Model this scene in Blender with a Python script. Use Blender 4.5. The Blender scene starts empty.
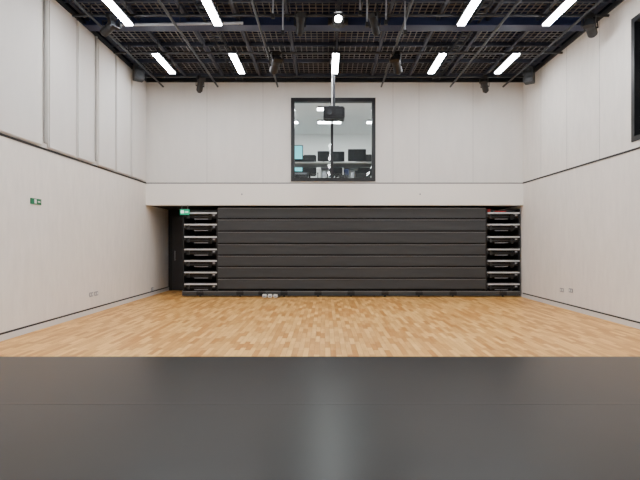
import bpy, bmesh, math, random
from mathutils import Vector, Matrix
random.seed(4)
F=480.0; CX=325.0; CY=243.0; H=1.5
def PX(px,d): return (px-CX)*d/F
def PZ(py,d): return H+(CY-py)*d/F

# ---------------- materials ----------------
def srgb(c):
    return tuple(((v/255)/12.92 if v/255<=0.04045 else ((v/255+0.055)/1.055)**2.4) for v in c)+(1,)
def mat(name,col,rough=0.6,metal=0.0,spec=0.5,noise=0.0,nscale=(8,8,8),bump=0.0,lin=None):
    m=bpy.data.materials.new(name); m.use_nodes=True
    nt=m.node_tree; b=nt.nodes['Principled BSDF']
    c=srgb(col)
    b.inputs['Base Color'].default_value=c
    b.inputs['Roughness'].default_value=rough
    b.inputs['Metallic'].default_value=metal
    b.inputs['Specular IOR Level'].default_value=spec
    if noise>0 or bump>0:
        tc=nt.nodes.new('ShaderNodeTexCoord'); mp=nt.nodes.new('ShaderNodeMapping')
        mp.inputs['Scale'].default_value=nscale
        nt.links.new(tc.outputs['Object'],mp.inputs['Vector'])
        n=nt.nodes.new('ShaderNodeTexNoise'); n.inputs['Scale'].default_value=1.0
        n.inputs['Detail'].default_value=5; n.inputs['Roughness'].default_value=0.65
        nt.links.new(mp.outputs[0],n.inputs['Vector'])
        if noise>0:
            r=nt.nodes.new('ShaderNodeValToRGB')
            r.color_ramp.elements[0].position=0.3; r.color_ramp.elements[1].position=0.7
            r.color_ramp.elements[0].color=tuple(v*(1-noise) for v in c[:3])+(1,)
            r.color_ramp.elements[1].color=tuple(min(1,v*(1+noise)) for v in c[:3])+(1,)
            nt.links.new(n.outputs['Fac'],r.inputs[0]); nt.links.new(r.outputs[0],b.inputs['Base Color'])
        if bump>0:
            bp=nt.nodes.new('ShaderNodeBump'); bp.inputs['Strength'].default_value=bump
            bp.inputs['Distance'].default_value=0.01
            nt.links.new(n.outputs['Fac'],bp.inputs['Height']); nt.links.new(bp.outputs[0],b.inputs['Normal'])
    return m
def emit(name,col,s):
    m=bpy.data.materials.new(name); m.use_nodes=True
    b=m.node_tree.nodes['Principled BSDF']; c=srgb(col)
    b.inputs['Base Color'].default_value=c
    b.inputs['Emission Color'].default_value=c; b.inputs['Emission Strength'].default_value=s
    return m

M_wall=mat('wall_board_paint',(230,225,218),0.75,noise=0.05,nscale=(9,9,2.2),bump=0.15,spec=0.25)
M_wallup=mat('wall_upper_paint',(223,220,215),0.8,noise=0.03,nscale=(5,5,1.2),bump=0.08,spec=0.2)
M_band=mat('soffit_band_paint',(238,234,227),0.75,spec=0.2)
M_fabric=mat('acoustic_fabric',(219,216,212),0.9,noise=0.03,nscale=(3,3,0.8),bump=0.1,spec=0.1)
M_skirt=mat('skirting_paint',(216,214,210),0.6)
M_seam=mat('panel_seam',(182,178,173),0.8)
M_black=mat('black_trim',(14,14,16),0.55)
M_frame=mat('window_frame_black',(12,13,15),0.4)
M_void=mat('ceiling_void_paint',(24,27,40),0.85,spec=0.1,noise=0.2,nscale=(1,1,1))
M_navy=mat('navy_steel',(34,42,72),0.55,spec=0.35)
M_pipe=mat('black_pipe',(34,36,40),0.45)
M_wire=mat('grid_wire',(112,110,110),0.5,metal=0.1)
M_gfr=mat('grid_frame_steel',(42,46,60),0.55)
M_grey=mat('grey_steel',(150,152,158),0.45,metal=0.2)
M_white=mat('white_plastic',(225,225,222),0.5)
M_lampb=mat('lantern_body',(16,16,18),0.5)
M_seatb=mat('seating_fascia',(60,61,62),0.5,noise=0.08,nscale=(1.2,4,10),spec=0.22)
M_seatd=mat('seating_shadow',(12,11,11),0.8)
M_edge=mat('seating_nosing',(100,100,101),0.4)
M_tread=mat('aluminium_step_edge',(205,206,208),0.4,metal=0.1)
M_tread2=mat('step_carpet',(34,33,34),0.9)
M_red=mat('red_plastic',(170,25,25),0.5)
M_door=mat('dark_door',(34,34,37),0.5)
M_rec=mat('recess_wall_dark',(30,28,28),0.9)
M_tube=emit('lamp_diffuser',(247,250,255),79)
M_spot=emit('spot_lens',(250,250,250),50)
M_green=emit('exit_sign_green',(0,150,110),0.8)
M_greenw=mat('wall_sign_green',(10,105,70),0.5)
M_signw=emit('exit_sign_white',(230,255,245),0.9)
M_office=mat('office_wall_paint',(236,238,236),0.7)
M_offl=emit('office_lamp_panel',(248,250,251),70)
M_screen=mat('monitor_black',(12,13,15),0.3)
M_teal=emit('whiteboard_teal_glow',(90,190,200),1.2)  # teal whiteboard colour, its brightness put in as a glow
M_desk=mat('desk_laminate',(190,190,188),0.5)
M_carp=mat('office_carpet',(70,72,76),0.95)

# glass
M_glass=bpy.data.materials.new('window_glass'); M_glass.use_nodes=True
nt=M_glass.node_tree; nt.nodes.clear()
o=nt.nodes.new('ShaderNodeOutputMaterial'); mx=nt.nodes.new('ShaderNodeMixShader')
t=nt.nodes.new('ShaderNodeBsdfTransparent'); t.inputs[0].default_value=(0.94,0.96,0.955,1)
g=nt.nodes.new('ShaderNodeBsdfGlossy'); g.inputs['Roughness'].default_value=0.02
mx.inputs[0].default_value=0.03
nt.links.new(t.outputs[0],mx.inputs[1]); nt.links.new(g.outputs[0],mx.inputs[2]); nt.links.new(mx.outputs[0],o.inputs[0])

# wood floor
M_wood=bpy.data.materials.new('beech_strip_floor'); M_wood.use_nodes=True
nt=M_wood.node_tree; b=nt.nodes['Principled BSDF']
tc=nt.nodes.new('ShaderNodeTexCoord'); mp=nt.nodes.new('ShaderNodeMapping')
mp.inputs['Rotation'].default_value=(0,0,math.radians(90))
nt.links.new(tc.outputs['Object'],mp.inputs[0])
br=nt.nodes.new('ShaderNodeTexBrick'); br.offset=0.37; br.offset_frequency=2
br.inputs['Scale'].default_value=1.0
br.inputs['Brick Width'].default_value=0.42; br.inputs['Row Height'].default_value=0.075
br.inputs['Mortar Size'].default_value=0.0012; br.inputs['Bias'].default_value=0.0
br.inputs['Color1'].default_value=srgb((197,134,64)); br.inputs['Color2'].default_value=srgb((243,193,116))
br.inputs['Mortar'].default_value=srgb((150,96,46))
nt.links.new(mp.outputs[0],br.inputs['Vector'])
n=nt.nodes.new('ShaderNodeTexNoise'); mp2=nt.nodes.new('ShaderNodeMapping'); mp2.inputs['Scale'].default_value=(26,2.2,1)
nt.links.new(tc.outputs['Object'],mp2.inputs[0]); nt.links.new(mp2.outputs[0],n.inputs['Vector']); n.inputs['Scale'].default_value=1; n.inputs['Detail'].default_value=4
mxx=nt.nodes.new('ShaderNodeMix'); mxx.data_type='RGBA'; mxx.blend_type='MULTIPLY'; mxx.inputs[0].default_value=0.5
rr=nt.nodes.new('ShaderNodeValToRGB'); rr.color_ramp.elements[0].position=.3; rr.color_ramp.elements[0].color=(0.78,0.70,0.60,1); rr.color_ramp.elements[1].position=.65; rr.color_ramp.elements[1].color=(1,1,1,1)
nt.links.new(n.outputs['Fac'],rr.inputs[0])
nt.links.new(br.outputs['Color'],mxx.inputs[6]); nt.links.new(rr.outputs[0],mxx.inputs[7]); nt.links.new(mxx.outputs[2],b.inputs['Base Color'])
b.inputs['Roughness'].default_value=0.42; b.inputs['Specular IOR Level'].default_value=0.28

# vinyl
M_vinyl=mat('black_dance_vinyl',(34,34,34),0.31,noise=0.08,nscale=(1.5,0.6,1),spec=0.27)

# ---------------- geometry ----------------
class B:
    def __init__(s,name): s.name=name; s.bm=bmesh.new(); s.mats=[]
    def mi(s,m):
        if m not in s.mats: s.mats.append(m)
        return s.mats.index(m)
    def box(s,x0,x1,y0,y1,z0,z1,m,bev=0.0,rot=None):
        tb=bmesh.new(); bmesh.ops.create_cube(tb,size=1)
        c=Vector(((x0+x1)/2,(y0+y1)/2,(z0+z1)/2))
        for v in tb.verts: v.co=Vector((v.co.x*(x1-x0),v.co.y*(y1-y0),v.co.z*(z1-z0)))
        if bev>0: bmesh.ops.bevel(tb,geom=tb.edges[:],offset=bev,segments=2,affect='EDGES')
        if rot is not None:
            bmesh.ops.transform(tb,matrix=rot,verts=tb.verts)
        for v in tb.verts: v.co+=c
        s._add(tb,m); return s
    def cyl(s,p0,p1,r,m,r2=None,seg=12):
        p0=Vector(p0);p1=Vector(p1); d=p1-p0
        tb=bmesh.new(); bmesh.ops.create_cone(tb,cap_ends=True,segments=seg,radius1=r,radius2=r if r2 is None else r2,depth=d.length)
        q=Vector((0,0,1)).rotation_difference(d.normalized()).to_matrix().to_4x4()
        bmesh.ops.transform(tb,matrix=Matrix.Translation((p0+p1)/2)@q,verts=tb.verts)
        s._add(tb,m); return s
    def _add(s,tb,m):
        i=s.mi(m); me=bpy.data.meshes.new('t')
        for f in tb.faces: f.material_index=i
        tb.to_mesh(me); tb.free(); s.bm.from_mesh(me); bpy.data.meshes.remove(me)
    def done(s,parent=None):
        me=bpy.data.meshes.new(s.name); s.bm.to_mesh(me); s.bm.free()
        for m in s.mats: me.materials.append(m)
        ob=bpy.data.objects.new(s.name,me); bpy.context.collection.objects.link(ob)
        if parent: ob.parent=parent
        return ob
def empty(name,loc=(0,0,0)):
    e=bpy.data.objects.new(name,None); bpy.context.collection.objects.link(e); e.location=(0,0,0); return e

XL=-4.96; XR=5.49; YB=13.3; YF=-4.0; YR=15.2; ZC=5.97; ZT=7.6; ZL=3.16
T=0.2
# floor
B('floor').box(XL-T,XR+T,YF-T,YR+T,-0.2,0,M_wood).done()
# dance vinyl: rolls laid side by side, tiny seams
v=B('dance_floor_vinyl')
edges=[6.32,4.47,2.62,0.77,-1.08,-2.93]
for a,bb in zip(edges[:-1],edges[1:]):
    v.box(XL+0.02,XR-0.02,bb,a,0.0,0.006,M_vinyl)
v.box(XL+0.02,XR-0.02,-3.95,-2.93,0,0.006,M_vinyl)
v.done()
# tape along seam
tp=B('vinyl_seam_tape'); M_tape=mat('vinyl_tape',(28,28,29),0.3,spec=.3)
for yy in edges[1:3]: tp.box(XL+0.03,XR-0.03,yy-0.03,yy+0.03,0.006,0.0066,M_tape)
tp.done()

# side walls
B('wall_left').box(XL-T,XL,YF-T,YR+T,0,ZL,M_wall).box(XL-T,XL,YF-T,YB+0.3,ZL,ZC,M_wallup).box(XL-T,XL,YF-T,YB+0.3,ZC,ZT,M_void).done()
# right wall with a window hole
WR0,WR1,WZ0,WZ1=5.9,8.58,3.30,5.50
w=B('wall_right')
w.box(XR,XR+T,YF-T,YR+T,0,ZL,M_wall)
w.box(XR,XR+T,YF-T,WR0,ZL,ZC,M_wall).box(XR,XR+T,WR1,YB+0.3,ZL,ZC,M_wall)
w.box(XR,XR+T,WR0,WR1,ZL,WZ0,M_wall).box(XR,XR+T,WR0,WR1,WZ1,ZC,M_wall)
w.box(XR,XR+T,YF-T,YB+0.3,ZC,ZT,M_void)
w.done()
B('wall_front').box(XL,XR,YF-T,YF,0,ZC,M_wall).box(XL,XR,YF-T,YF,ZC,ZT,M_void).done()
# right window
wf=B('window_2')
fx0,fx1=XR-0.02,XR+0.12
wf.box(fx0,fx1,WR0,WR1,WZ0,WZ0+0.09,M_frame).box(fx0,fx1,WR0,WR1,WZ1-0.09,WZ1,M_frame)
for yy in (WR0,(WR0+WR1)/2-0.04,WR1-0.09): wf.box(fx0,fx1,yy,yy+0.09,WZ0+.09,WZ1-.09,M_frame)
wf.box(XR+0.06,XR+0.07,WR0+.09,WR1-.09,WZ0+.09,WZ1-.09,M_glass)
wf.box(XR+0.16,XR+0.2,WR0,WR1,WZ0,WZ1,M_frame)
wf.done()

# back wall with window opening
wx0,wx1=PX(291,YB),PX(375.5,YB); wz0,wz1=PZ(181.5,YB),PZ(98,YB)
w=B('wall_back')
w.box(XL,wx0,YB,YB+0.3,ZL,ZC,M_wallup).box(wx1,XR,YB,YB+0.3,ZL,ZC,M_wallup)
w.box(wx0,wx1,YB,YB+0.3,ZL,wz0,M_wallup).box(wx0,wx1,YB,YB+0.3,wz1,ZC,M_wallup)
w.box(XL,XR,YB,YB+0.3,ZC,ZT,M_void)
w.box(XL,XR,YB-0.015,YB+0.3,2.55,ZL-0.015,M_band)
w.done()
# recess
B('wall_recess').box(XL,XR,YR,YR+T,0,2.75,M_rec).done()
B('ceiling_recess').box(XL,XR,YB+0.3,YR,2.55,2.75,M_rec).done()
# panel seams on back wall
s=B('trim_1')
for px in (207,263,393,419,473):
    x=PX(px,YB); s.box(x-0.005,x+0.005,YB-0.003,YB,ZL+.02,ZC,M_seam)
s.done()
s=B('trim_2')  # seams on the right wall
for yy in (9.6,10.9,12.2): s.box(XR-0.003,XR,yy-0.005,yy+0.005,ZL+.02,ZC,M_seam)
s.done()
# dark groove lines
B('trim_3').box(XL,XL+0.012,YF,YB-0.015,ZL-0.018,ZL+0.018,M_black).done()
B('trim_4').box(XR-0.012,XR,YF,YB-0.015,ZL-0.018,ZL+0.018,M_black).done()
B('trim_5').box(XL,XR,YB-0.012,YB,ZL-0.015,ZL+0.01,M_black).done()
# ceiling edge trims
B('trim_6').box(XL,XR,YB-0.05,YB,ZC-0.02,ZC+0.06,M_black).box(XL,XL+0.05,YF,YB-.05,ZC-0.02,ZC+0.06,M_black).box(XR-0.05,XR,YF,YB-.05,ZC-0.02,ZC+0.06,M_black).done()
# baseboards
for nm,xa,xb,xc,xd in (('baseboard_left',XL,XL+0.018,XL,XL+0.01),('baseboard_right',XR-0.018,XR,XR-0.01,XR)):
    ye=YR if nm.endswith('left') else YB+.02
    B(nm).box(xa,xb,YF,ye,0,0.095,M_skirt).box(xc,xd,YF,ye,0.095,0.125,M_black).done()
# acoustic panels on left
ap=B('acoustic_wall_panels')
for a,bb in ((-3.5,-0.8),(-0.6,2.2),(2.4,5.2),(5.4,8.36),(8.56,9.5),(9.56,10.24),(10.42,11.26),(11.33,12.15),(12.24,13.22)):
    ap.box(XL+0.002,XL+0.045,a,bb,ZL+0.03,ZC-0.03,M_fabric,bev=0.018)
ap.cyl((XL+0.04,8.46,ZL+0.1),(XL+0.04,8.46,ZC-0.03),0.03,M_seam)
ap.cyl((XL+0.04,10.33,ZL+0.1),(XL+0.04,10.33,ZC-0.03),0.025,M_seam)
ap.done()

# ---- window_1 ----
wf=B('window_1'); fw=0.1
y0,y1=YB-0.03,YB+0.12
wf.box(wx0,wx1,y0,y1,wz0,wz0+fw,M_frame).box(wx0,wx1,y0,y1,wz1-fw*1.1,wz1,M_frame)
wf.box(wx0,wx0+fw,y0,y1,wz0+fw,wz1-fw,M_frame).box(wx1-fw,wx1,y0,y1,wz0+fw,wz1-fw,M_frame)
xm=PX(332,YB); wf.box(xm-0.035,xm+0.035,y0+0.01,y1,wz0+fw,wz1-fw,M_frame)
wf.box(wx0+fw,xm-.035,YB+0.04,YB+0.05,wz0+fw,wz1-fw,M_glass).box(xm+.035,wx1-fw,YB+0.04,YB+0.05,wz0+fw,wz1-fw,M_glass)
wf.done()
# ---- control room ----
OX0,OX1,OY0,OY1,OZ0,OZ1=-2.6,3.4,YB+0.3,18.2,3.0,5.62
w=B('wall_control_room')
w.box(OX0-.1,OX0,OY0,OY1,OZ0,OZ1,M_office).box(OX1,OX1+.1,OY0,OY1,OZ0,OZ1,M_office).box(OX0-.1,OX1+.1,OY1,OY1+.1,OZ0,OZ1,M_office)
w.done()
B('floor_control_room').box(OX0-.1,OX1+.1,OY0,OY1+.1,OZ0-.1,OZ0,M_carp).done()
B('ceiling_control_room').box(OX0-.1,OX1+.1,OY0,OY1+.1,OZ1,OZ1+.1,M_office).done()
for x,yy in ((-1.3,14.6),(0.15,14.6),(1.8,14.6),(-1.3,16.2),(0.15,16.2),(1.8,16.2)):  # extra panels among these are added to brighten the control room
    B('office_ceiling_light').box(x-.4,x+.4,yy-.15,yy+.15,OZ1-.05,OZ1,M_grey).box(x-.38,x+.38,yy-.13,yy+.13,OZ1-.06,OZ1-.05,M_offl).done()
# desk
dz=3.86
d=B('control_desk').box(-1.5,2.0,13.95,14.75,dz-.04,dz,M_desk)
for x in (-1.48,0.2,1.94): d.box(x,x+.05,13.98,14.7,OZ0,dz-.04,M_black)
d.box(-1.43,1.94,14.66,14.7,OZ0+.1,OZ0+.18,M_black)
d.done()
# equipment under the desk
for x,ww,hh in ((-.75,.5,.6),(.55,.28,.5),(1.1,.45,.62)):
    e=B('equipment_rack').box(x-ww/2,x+ww/2,14.05,14.55,OZ0,OZ0+hh,M_screen,bev=.008)
    z=OZ0+.06
    while z<OZ0+hh-.07:
        e.box(x-ww/2+.02,x+ww/2-.02,14.04,14.052,z,z+.05,random.choice([M_grey,M_pipe,M_pipe])); z+=.075
    e.done()
def monitor(x,y,w_,h_,tilt=0,up=0.0):
    m=B('computer_monitor')
    m.box(x-w_/2,x+w_/2,y,y+.04,dz+.06+up,dz+.06+up+h_,M_screen,bev=0.008)
    m.box(x-.03,x+.03,y+.04,y+.07,dz+.02,dz+.12+up+h_/3,M_screen).box(x-.12,x+.12,y-.02,y+.14,dz,dz+.02,M_screen)
    m.done()
monitor(PX(323.5,14.2),14.2,.36,.3); monitor(PX(338.5,14.25),14.25,.36,.3); monitor(PX(357,14.2),14.2,.54,.36)
# mixing desk
mxd=B('mixing_desk').box(-1.0,-.3,14.05,14.5,dz,dz+.1,M_screen,bev=.01)
for i in range(10): mxd.box(-.96+i*.065,-.94+i*.065,14.1,14.3,dz+.1,dz+.11,M_grey)
mxd.done()
def chair(x,y):
    c=B('office_chair'); s0=OZ0+.47
    for k in range(5):
        a=k*math.tau/5+.3; c.cyl((x,y,OZ0+.09),(x+.28*math.cos(a),y+.28*math.sin(a),OZ0+.05),.018,M_black)
        c.cyl((x+.28*math.cos(a),y+.28*math.sin(a)-.02,OZ0+.03),(x+.28*math.cos(a),y+.28*math.sin(a)+.02,OZ0+.03),.03,M_black)
    c.cyl((x,y,OZ0+.08),(x,y,s0),.025,M_grey)
    c.box(x-.24,x+.24,y-.24,y+.24,s0,s0+.08,M_black,bev=.03)
    c.box(x-.22,x+.22,y+.2,y+.26,s0+.2,s0+.9,M_black,bev=.025)
    c.box(x-.03,x+.03,y+.22,y+.28,s0,s0+.3,M_black)
    for sx in (-1,1):
        c.box(x+sx*.27-.02,x+sx*.27+.02,y-.1,y+.15,s0+.25,s0+.28,M_black).box(x+sx*.27-.015,x+sx*.27+.015,y,y+.04,s0+.03,s0+.25,M_black)
    c.done()
chair(.35,15.3); chair(1.3,15.3); chair(-.5,15.4)
B('wall_whiteboard').box(PX(294,18.1),PX(303,18.1),18.14,18.2,4.1,5.2,M_frame).box(PX(294,18.1)+.03,PX(303,18.1)-.03,18.13,18.14,4.13,5.17,M_teal).done()  # teal whiteboard on the far wall, given a glowing face
sh=B('office_shelving')
for z in (3.0,3.45,3.9,4.3): sh.box(-.2,2.4,17.8,18.18,z,z+.04,M_desk)
for x in (-.2,.65,1.5,2.36): sh.box(x,x+.04,17.8,18.18,3.0,4.34,M_desk)
for z in (3.04,3.49,3.94):
    for i in range(9):
        x=-.12+i*.27; hh=random.uniform(.18,.33); sh.box(x,x+random.uniform(.1,.2),17.84,18.1,z,z+hh,random.choice([M_black,M_grey,M_navy,M_office]))
sh.done()

# ---- recess door & exit sign ----
B('door_1').box(-4.9,-4.82,YR-.052,YR-.002,0,2.36,M_frame).box(-4.9,-3.85,YR-.052,YR-.002,2.3,2.36,M_frame).box(-3.93,-3.85,YR-.052,YR-.002,0,2.3,M_frame).box(-4.82,-3.93,YR-.037,YR-.002,0.01,2.3,M_door).cyl((-4.72,YR-.1,.95),(-4.72,YR-.1,1.25),.012,M_grey).cyl((-4.72,YR-.1,.97),(-4.72,YR-.03,.97),.008,M_grey).cyl((-4.72,YR-.1,1.23),(-4.72,YR-.03,1.23),.008,M_grey).done()
ex=B('exit_sign'); x=PX(184.5,YB); z=PZ(212,YB)
ex.box(x-.13,x+.13,YB+.01,YB+.04,z-.075,z+.075,M_green,bev=.004).box(x-.1,x-.02,YB+.006,YB+.01,z-.03,z+.04,M_signw).box(x+.02,x+.1,YB+.006,YB+.01,z-.01,z+.01,M_signw)
ex.cyl((x-.08,YB+.025,z+.07),(x-.08,YB+.025,2.552),.006,M_grey).cyl((x+.08,YB+.025,z+.07),(x+.08,YB+.025,2.552),.006,M_grey)
ex.done()
# wall sign left
dl=4.96*480/(325-35.5); zz=PZ(201.5,dl)
B('emergency_exit_wall_sign').box(XL,XL+.012,dl-.15,dl+.15,zz-.05,zz+.05,M_greenw).box(XL+.012,XL+.014,dl-.05,dl+.01,zz-.035,zz+.035,M_white).box(XL+.012,XL+.014,dl+.05,dl+.12,zz-.01,zz+.01,M_white).done()

# ---- retractable seating ----
SY=YB+0.07; sx0,sx1=PX(182,SY),XR-.04; fx0,fx1=PX(217.5,SY),PX(486,SY)
st=empty('retractable_seating_unit')
core=B('core_frame')
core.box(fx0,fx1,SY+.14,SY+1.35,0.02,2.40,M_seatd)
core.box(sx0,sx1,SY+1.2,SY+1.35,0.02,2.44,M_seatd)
core.done(st)
ys=[208,219.6,232,244.5,256,267.6,279.3,290.5]
zs=[PZ(y,SY) for y in ys]
fa=B('fascia_boards')
for i in range(7):
    zt,zb=zs[i],zs[i+1]
    fa.box(fx0,fx1,SY+.03,SY+.07,zb+.045,zt-.0,M_seatb,bev=.006)      # board
    fa.box(fx0,fx1,SY+.015,SY+.09,zt-.016,zt+.004,M_edge,bev=.004)  # nosing
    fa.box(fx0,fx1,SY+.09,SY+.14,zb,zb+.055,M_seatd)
fa.done(st)
kb=B('kick_board')
kb.box(sx0,sx1,SY+.0,SY+.05,.03,zs[7]-.03,M_seatb,bev=.005)
kb.box(sx0,sx1,SY-.01,SY+.08,zs[7]-.045,zs[7]-.02,M_edge,bev=.004)
for px in (200,240,262,284,318,351,385,419,453,503):
    x=PX(px,SY); kb.box(x-.1,x+.1,SY-.008,SY+.0,.05,.16,M_seatd,bev=.01)
    kb.cyl((x-.02,SY+.03,.03),(x+.02,SY+.03,.03),.03,M_black)
kb.done(st)
for (a,bb,nm) in ((sx0,fx0,'step_bay_a'),(fx1,sx1,'step_bay_b')):
    s=B(nm)
    for i in range(8):
        z=zs[i]-.12 if i<7 else 0
        if i<7:
            s.box(a+.06,bb-.02,SY+.0,SY+.45,z-.038,z,M_tread,bev=.006)
            s.box(a+.06,bb-.02,SY+.02,SY+.45,z,z+.012,M_tread2)
            s.box(a+.06,bb-.02,SY+.12,SY+.16,z-.16,z-.045,M_tread2)
            s.box(a+.14,a+.19,SY+.05,SY+.1,z-.17,z-.036,M_pipe); s.box(bb-.26,bb-.18,SY+.05,SY+.1,z-.2,z-.036,M_seatd)
            s.box(a+.02,a+.08,SY+.05,SY+.4,z-.11,z-.05,M_seatb)
            s.cyl((a+.1,SY+.08,z-.12),(bb-.1,SY+.08,z-.12),.01,M_pipe)
            s.box(bb-.14,bb-.08,SY+.03,SY+.05,z-.1,z-.06,M_grey)
            s.box(a+.3,bb-.3,SY+.14,SY+.16,z-.19,z-.17,M_grey)
    s.box(a,a+.04,SY+.04,SY+1.3,.03,2.44,M_seatd); s.box(bb-.04,bb,SY+.02,SY+1.2,.03,2.44,M_seatd)
    s.box(a,bb,SY+.3,SY+.4,2.36,2.44,M_seatb)
    if nm.endswith('b'):
        s.box(a+.08,a+.16,SY+.1,SY+.25,2.35,2.45,M_red)
    s.box(a+.3,a+.6,SY+.1,SY+.25,2.34,2.4,M_red if nm.endswith('b') else M_seatb)
    s.done(st)

# floor sockets near seating
def floorbox(px):
    x=PX(px,13.2); B('power_plug_adapter').box(x-.055,x+.055,13.17,13.27,0,.09,M_white,bev=.01).box(x-.03,x+.03,13.16,13.172,.02,.055,M_grey).cyl((x+.05,13.22,.012),(x+.14,13.25,.012),.008,M_black).done()
for p in (264.5,270,275.5): floorbox(p)
# wall sockets
def wsock(side,px,py,w_=.16):
    X=XL if side<0 else XR; d=abs(X)*480/abs(px-CX); z=PZ(py,d)
    b0,b1=(X,X+.012) if side<0 else (X-.012,X)
    c0,c1=(X+.012,X+.015) if side<0 else (X-.015,X-.012)
    o=B('wall_socket').box(b0,b1,d-w_/2,d+w_/2,z-.045,z+.045,M_grey,bev=.003)
    for k in (-.04,.04): o.box(c0,c1,d+k-.018,d+k+.018,z-.025,z+.025,M_white)
    o.done()
wsock(-1,91,294.5); wsock(-1,96,293.5); wsock(1,562,290); wsock(1,571,290.5); wsock(-1,152,289)
# two small holes in the band, modelled as discs
for px in (242,420):
    x=PX(px,YB); B('band_cable_outlet').cyl((x,YB-.025,2.85),(x,YB-.01,2.85),.02,M_grey).cyl((x,YB-.03,2.85),(x,YB-.02,2.85),.01,M_black).done()

# ---- ceiling ----
B('ceiling').box(XL-T,XR+T,YF-T,YB+.3,ZT,ZT+.2,M_void).done()
g=B('ceiling_wire_grid'); gz=6.16
n=0; x=XL+.1
while x<XR-.05:
    g.box(x-.008,x+.008,YF,YB-.02,gz,gz+.01,M_wire); x+=.13
y=5.0
while y<YB:
    g.box(XL,XR,y-.009,y+.009,gz+.01,gz+.02,M_wire); y+=.13
g.done()
g=B('ceiling_grid_frames')
x=XL+.05
for i in range(11):
    xx=XL+.1+i*(XR-XL-.2)/10; g.box(xx-.03,xx+.03,YF,YB-.02,gz-.09,gz-.0,M_gfr)
y=YB-.1
while y>YF:
    g.box(XL,XR,y-.025,y+.025,gz-.085,gz-.001,M_gfr); y-=1.02
g.done()
bm_=B('roof_beams')
for y in (9.9,6.6,3.3,0,-3):
    bm_.box(XL,XR,y-.14,y+.14,5.93,5.96,M_navy).box(XL,XR,y-.14,y+.14,6.42,6.45,M_navy).box(XL,XR,y-.02,y+.02,5.96,6.42,M_navy)
for y in (12.0,8.2,5):
    bm_.box(XL,XR,y-.08,y+.08,6.6,7.0,M_navy)
for x in (-3,0,3):
    bm_.box(x-.1,x+.1,YF,YB,7.0,7.4,M_navy)
bm_.done()
du=B('ventilation_duct')
du.box(XL+1.0,-.4,8.15,8.95,6.2,6.6,M_navy,bev=.03).box(.8,XR-.9,8.15,8.95,6.2,6.6,M_navy,bev=.03)
for x in (-3,-2,-1,1.5,2.5,3.5): du.box(x-.02,x+.02,8.12,8.98,6.17,6.63,M_navy)
du.done()
# lighting bars
lb=B('lighting_bars')
for y in (12.6,11.0,9.2,7.4): 
    lb.cyl((XL+.12,y,5.86),(XR-.05,y,5.86),.026,M_pipe)
    for x in (-4.5,-2.8,-1,1,2.8,4.6): lb.cyl((x,y,5.86),(x,y,6.07),.012,M_pipe)
for x in (-4.45,-2.95,-1.3,1.55,3.45,4.9): 
    lb.cyl((x,4,5.8),(x,13.2,5.8),.024,M_pipe)
lb.cyl((PX(120,9.5),9.5,PZ(25,9.5)),(PX(243,9.5),9.5,PZ(23,9.5)),.028,M_grey)
for px in (125,180,240): lb.cyl((PX(px,9.5),9.5,5.82),(PX(px,9.5),9.5,6.07),.01,M_pipe)
lb.done()
# cable drops / conduits near the centre
cd=B('hanging_conduits')
for px,dd,zb_ in ((273,8.7,5.62),(283,9.0,5.45),(360,8.8,5.72),(367,8.9,5.56),(386,8.9,5.6),(405,9.1,5.5)):
    x=PX(px,dd); cd.cyl((x,dd,zb_),(x,dd,6.075),.016,M_grey); cd.box(x-.03,x+.03,dd-.03,dd+.03,zb_-.05,zb_+.03,M_lampb)
cd.done()
# cable tray
ct=B('cable_tray')
for x in (-2.35,3.05):
    ct.box(x-.1,x-.085,5,13.2,5.98,6.05,M_pipe).box(x+.085,x+.1,5,13.2,5.98,6.05,M_pipe)
    y=5.1
    while y<13.2: ct.box(x-.1,x+.1,y,y+.03,5.98,5.99,M_pipe); y+=.25
    for yy in (6,9,12): ct.cyl((x-.09,yy,6.0),(x-.09,yy,6.07),.008,M_pipe)
ct.done()
# fluorescent fixtures
def tube(x,y):
    t=B('linear_ceiling_light'); z=5.70
    t.box(x-.085,x+.085,y-.62,y+.62,z+.01,z+.07,M_lampb,bev=.008)
    t.box(x-.07,x+.07,y-.6,y+.6,z-.012,z+.012,M_tube)
    for yy in (y-.45,y+.45): t.cyl((x,yy,z+.06),(x,yy,6.07),.008,M_pipe)
    t.done()
for y in (11.27,8.65,5.9,3.1,.3,-2.4):  # rows nearer than the back pair are unseen, added to light the foreground
    for x in (-3.77,-2.06,.24,2.62,4.26):
        if y==8.65 and x==.24: continue
        tube(x,y)
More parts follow.
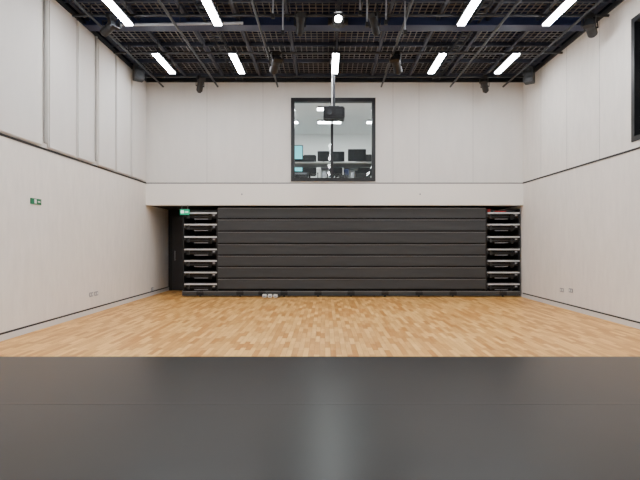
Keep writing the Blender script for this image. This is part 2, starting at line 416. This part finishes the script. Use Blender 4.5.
# lanterns
def lantern(x,y,z,ry=0,pitch=-35,sc=1.0,lens=None,top=5.86,yaw=0):
    o=B('stage_lantern')
    R=Matrix.Rotation(math.radians(yaw),3,'Z')@Matrix.Rotation(math.radians(pitch),3,'X')
    c=Vector((x,y,z))
    def P(a): return c+R@(Vector(a)*sc)
    o.cyl(P((0,.16,0)),P((0,-.08,0)),.1*sc,M_lampb,seg=20)
    o.cyl(P((0,-.08,0)),P((0,-.2,0)),.1*sc,M_lampb,r2=.12*sc,seg=20)
    o.cyl(P((0,.16,0)),P((0,.22,0)),.09*sc,M_lampb,r2=.05*sc,seg=20)
    o.cyl(P((0,-.2,0)),P((0,-.205,0)),.085*sc,lens or M_pipe,seg=20)
    for sx in (-1,1):
        o.cyl(P((sx*.13,0,0)),Vector((x+sx*.13*sc,y,z+.2*sc)),.012*sc,M_lampb)
        o.cyl(P((sx*.1,0,0)),P((sx*.14,0,0)),.02*sc,M_lampb)
    o.cyl((x-.13*sc,y,z+.2*sc),(x+.13*sc,y,z+.2*sc),.012*sc,M_lampb)
    o.cyl((x,y,z+.2*sc),(x,y,top),.014,M_lampb)
    o.box(x-.03,x+.03,y-.03,y+.03,top-.04,top+.04,M_lampb)
    # barn doors
    for k,(ax,az) in enumerate(((0,1),(0,-1),(1,0),(-1,0))):
        p=P((ax*.13,-.25,az*.13)); rot=R.to_4x4()
        o.box(p.x-(.1 if ax==0 else .004)*sc,p.x+(.1 if ax==0 else .004)*sc,p.y-.05*sc,p.y+.05*sc,p.z-(.1 if ax else .004)*sc,p.z+(.1 if ax else .004)*sc,M_lampb,rot=rot)
    o.done()
lantern(PX(338,9.2),9.2,PZ(22,9.2),pitch=5,sc=.8,lens=M_spot)
lantern(PX(275,11),11,5.56,pitch=-30,yaw=20); lantern(PX(397,11),11,5.56,pitch=-30,yaw=-20)
lantern(PX(485,12.6),12.6,5.60,pitch=-40,yaw=-30,sc=.8); lantern(5.1,9.2,5.6,pitch=-20,yaw=-40,sc=.9)
lantern(PX(108,9.2),9.2,5.6,pitch=-20,yaw=60,sc=.8)
lantern(PX(300,9.2),9.2,5.66,pitch=-60,yaw=10,sc=.8); lantern(PX(375,9.2),9.2,5.66,pitch=-60,yaw=-30,sc=.8)
lantern(PX(200,12.6),12.6,5.62,pitch=-60,yaw=30,sc=.8)
# wall loudspeakers
def speaker(x,y,z,yaw):
    o=B('loudspeaker'); r=Matrix.Rotation(math.radians(yaw),4,'Z')
    o.box(x-.12,x+.12,y-.12,y+.12,z-.2,z+.2,M_lampb,bev=.015,rot=r)
    dv=r.to_3x3()@Vector((0,-.121,0))
    for dz2,rr_ in ((-.07,.085),(.1,.04)):
        p=Vector((x,y,z+dz2))+dv; o.cyl(p,p+dv*.06,rr_,M_pipe,seg=20)
    o.cyl((x,y,z+.19),(x,y,6.07),.015,M_lampb); o.done()
speaker(XL+.3,12.0,5.76,35); speaker(XR-.3,12.2,5.76,-35)
# projector
py_=12.0; x0,x1=PX(323.5,py_),PX(344.5,py_); z0,z1=PZ(120,py_),PZ(108.5,py_); xc=(x0+x1)/2
p=B('ceiling_projector')
p.box(x0,x1,py_-.2,py_+.2,z0,z1,M_screen,bev=.025)
p.cyl((xc-.12,py_-.2,(z0+z1)/2),(xc-.12,py_-.24,(z0+z1)/2),.06,M_pipe,seg=20)
for i in range(5): p.box(xc+.04,xc+.2,py_-.205,py_-.198,z0+.06+i*.035,z0+.075+i*.035,M_pipe)
p.box(xc-.12,xc+.12,py_-.1,py_+.1,z1,z1+.04,M_pipe)
p.cyl((xc,py_,z1+.03),(xc,py_,6.07),.03,M_pipe)
p.cyl((xc-.05,py_-.02,z1+.04),(xc-.05,py_-.02,6.07),.01,M_white)
p.box(xc-.1,xc+.1,py_-.1,py_+.1,6.01,6.07,M_grey)
p.done()
# centre hoist
h=B('chain_hoist')
hx=PX(338,9.7)
h.box(hx-.14,hx+.14,9.55,9.75,5.86,6.05,M_lampb,bev=.02).cyl((hx-.2,9.65,5.95),(hx+.2,9.65,5.95),.07,M_lampb,seg=16).cyl((hx,9.65,6.0),(hx,9.65,6.16),.015,M_grey)
h.done()

# world
wd=bpy.data.worlds.new('world'); bpy.context.scene.world=wd; wd.use_nodes=True
wd.node_tree.nodes['Background'].inputs[0].default_value=(0.02,0.02,0.025,1)
# camera
cam=bpy.data.cameras.new('camera'); co=bpy.data.objects.new('camera',cam); bpy.context.collection.objects.link(co)
co.location=(0,0,H); co.rotation_euler=(math.radians(90),0,0)
cam.sensor_width=36; cam.lens=36*F/640; cam.shift_x=-5/640; cam.shift_y=3/640
cam.clip_end=100
bpy.context.scene.camera=co
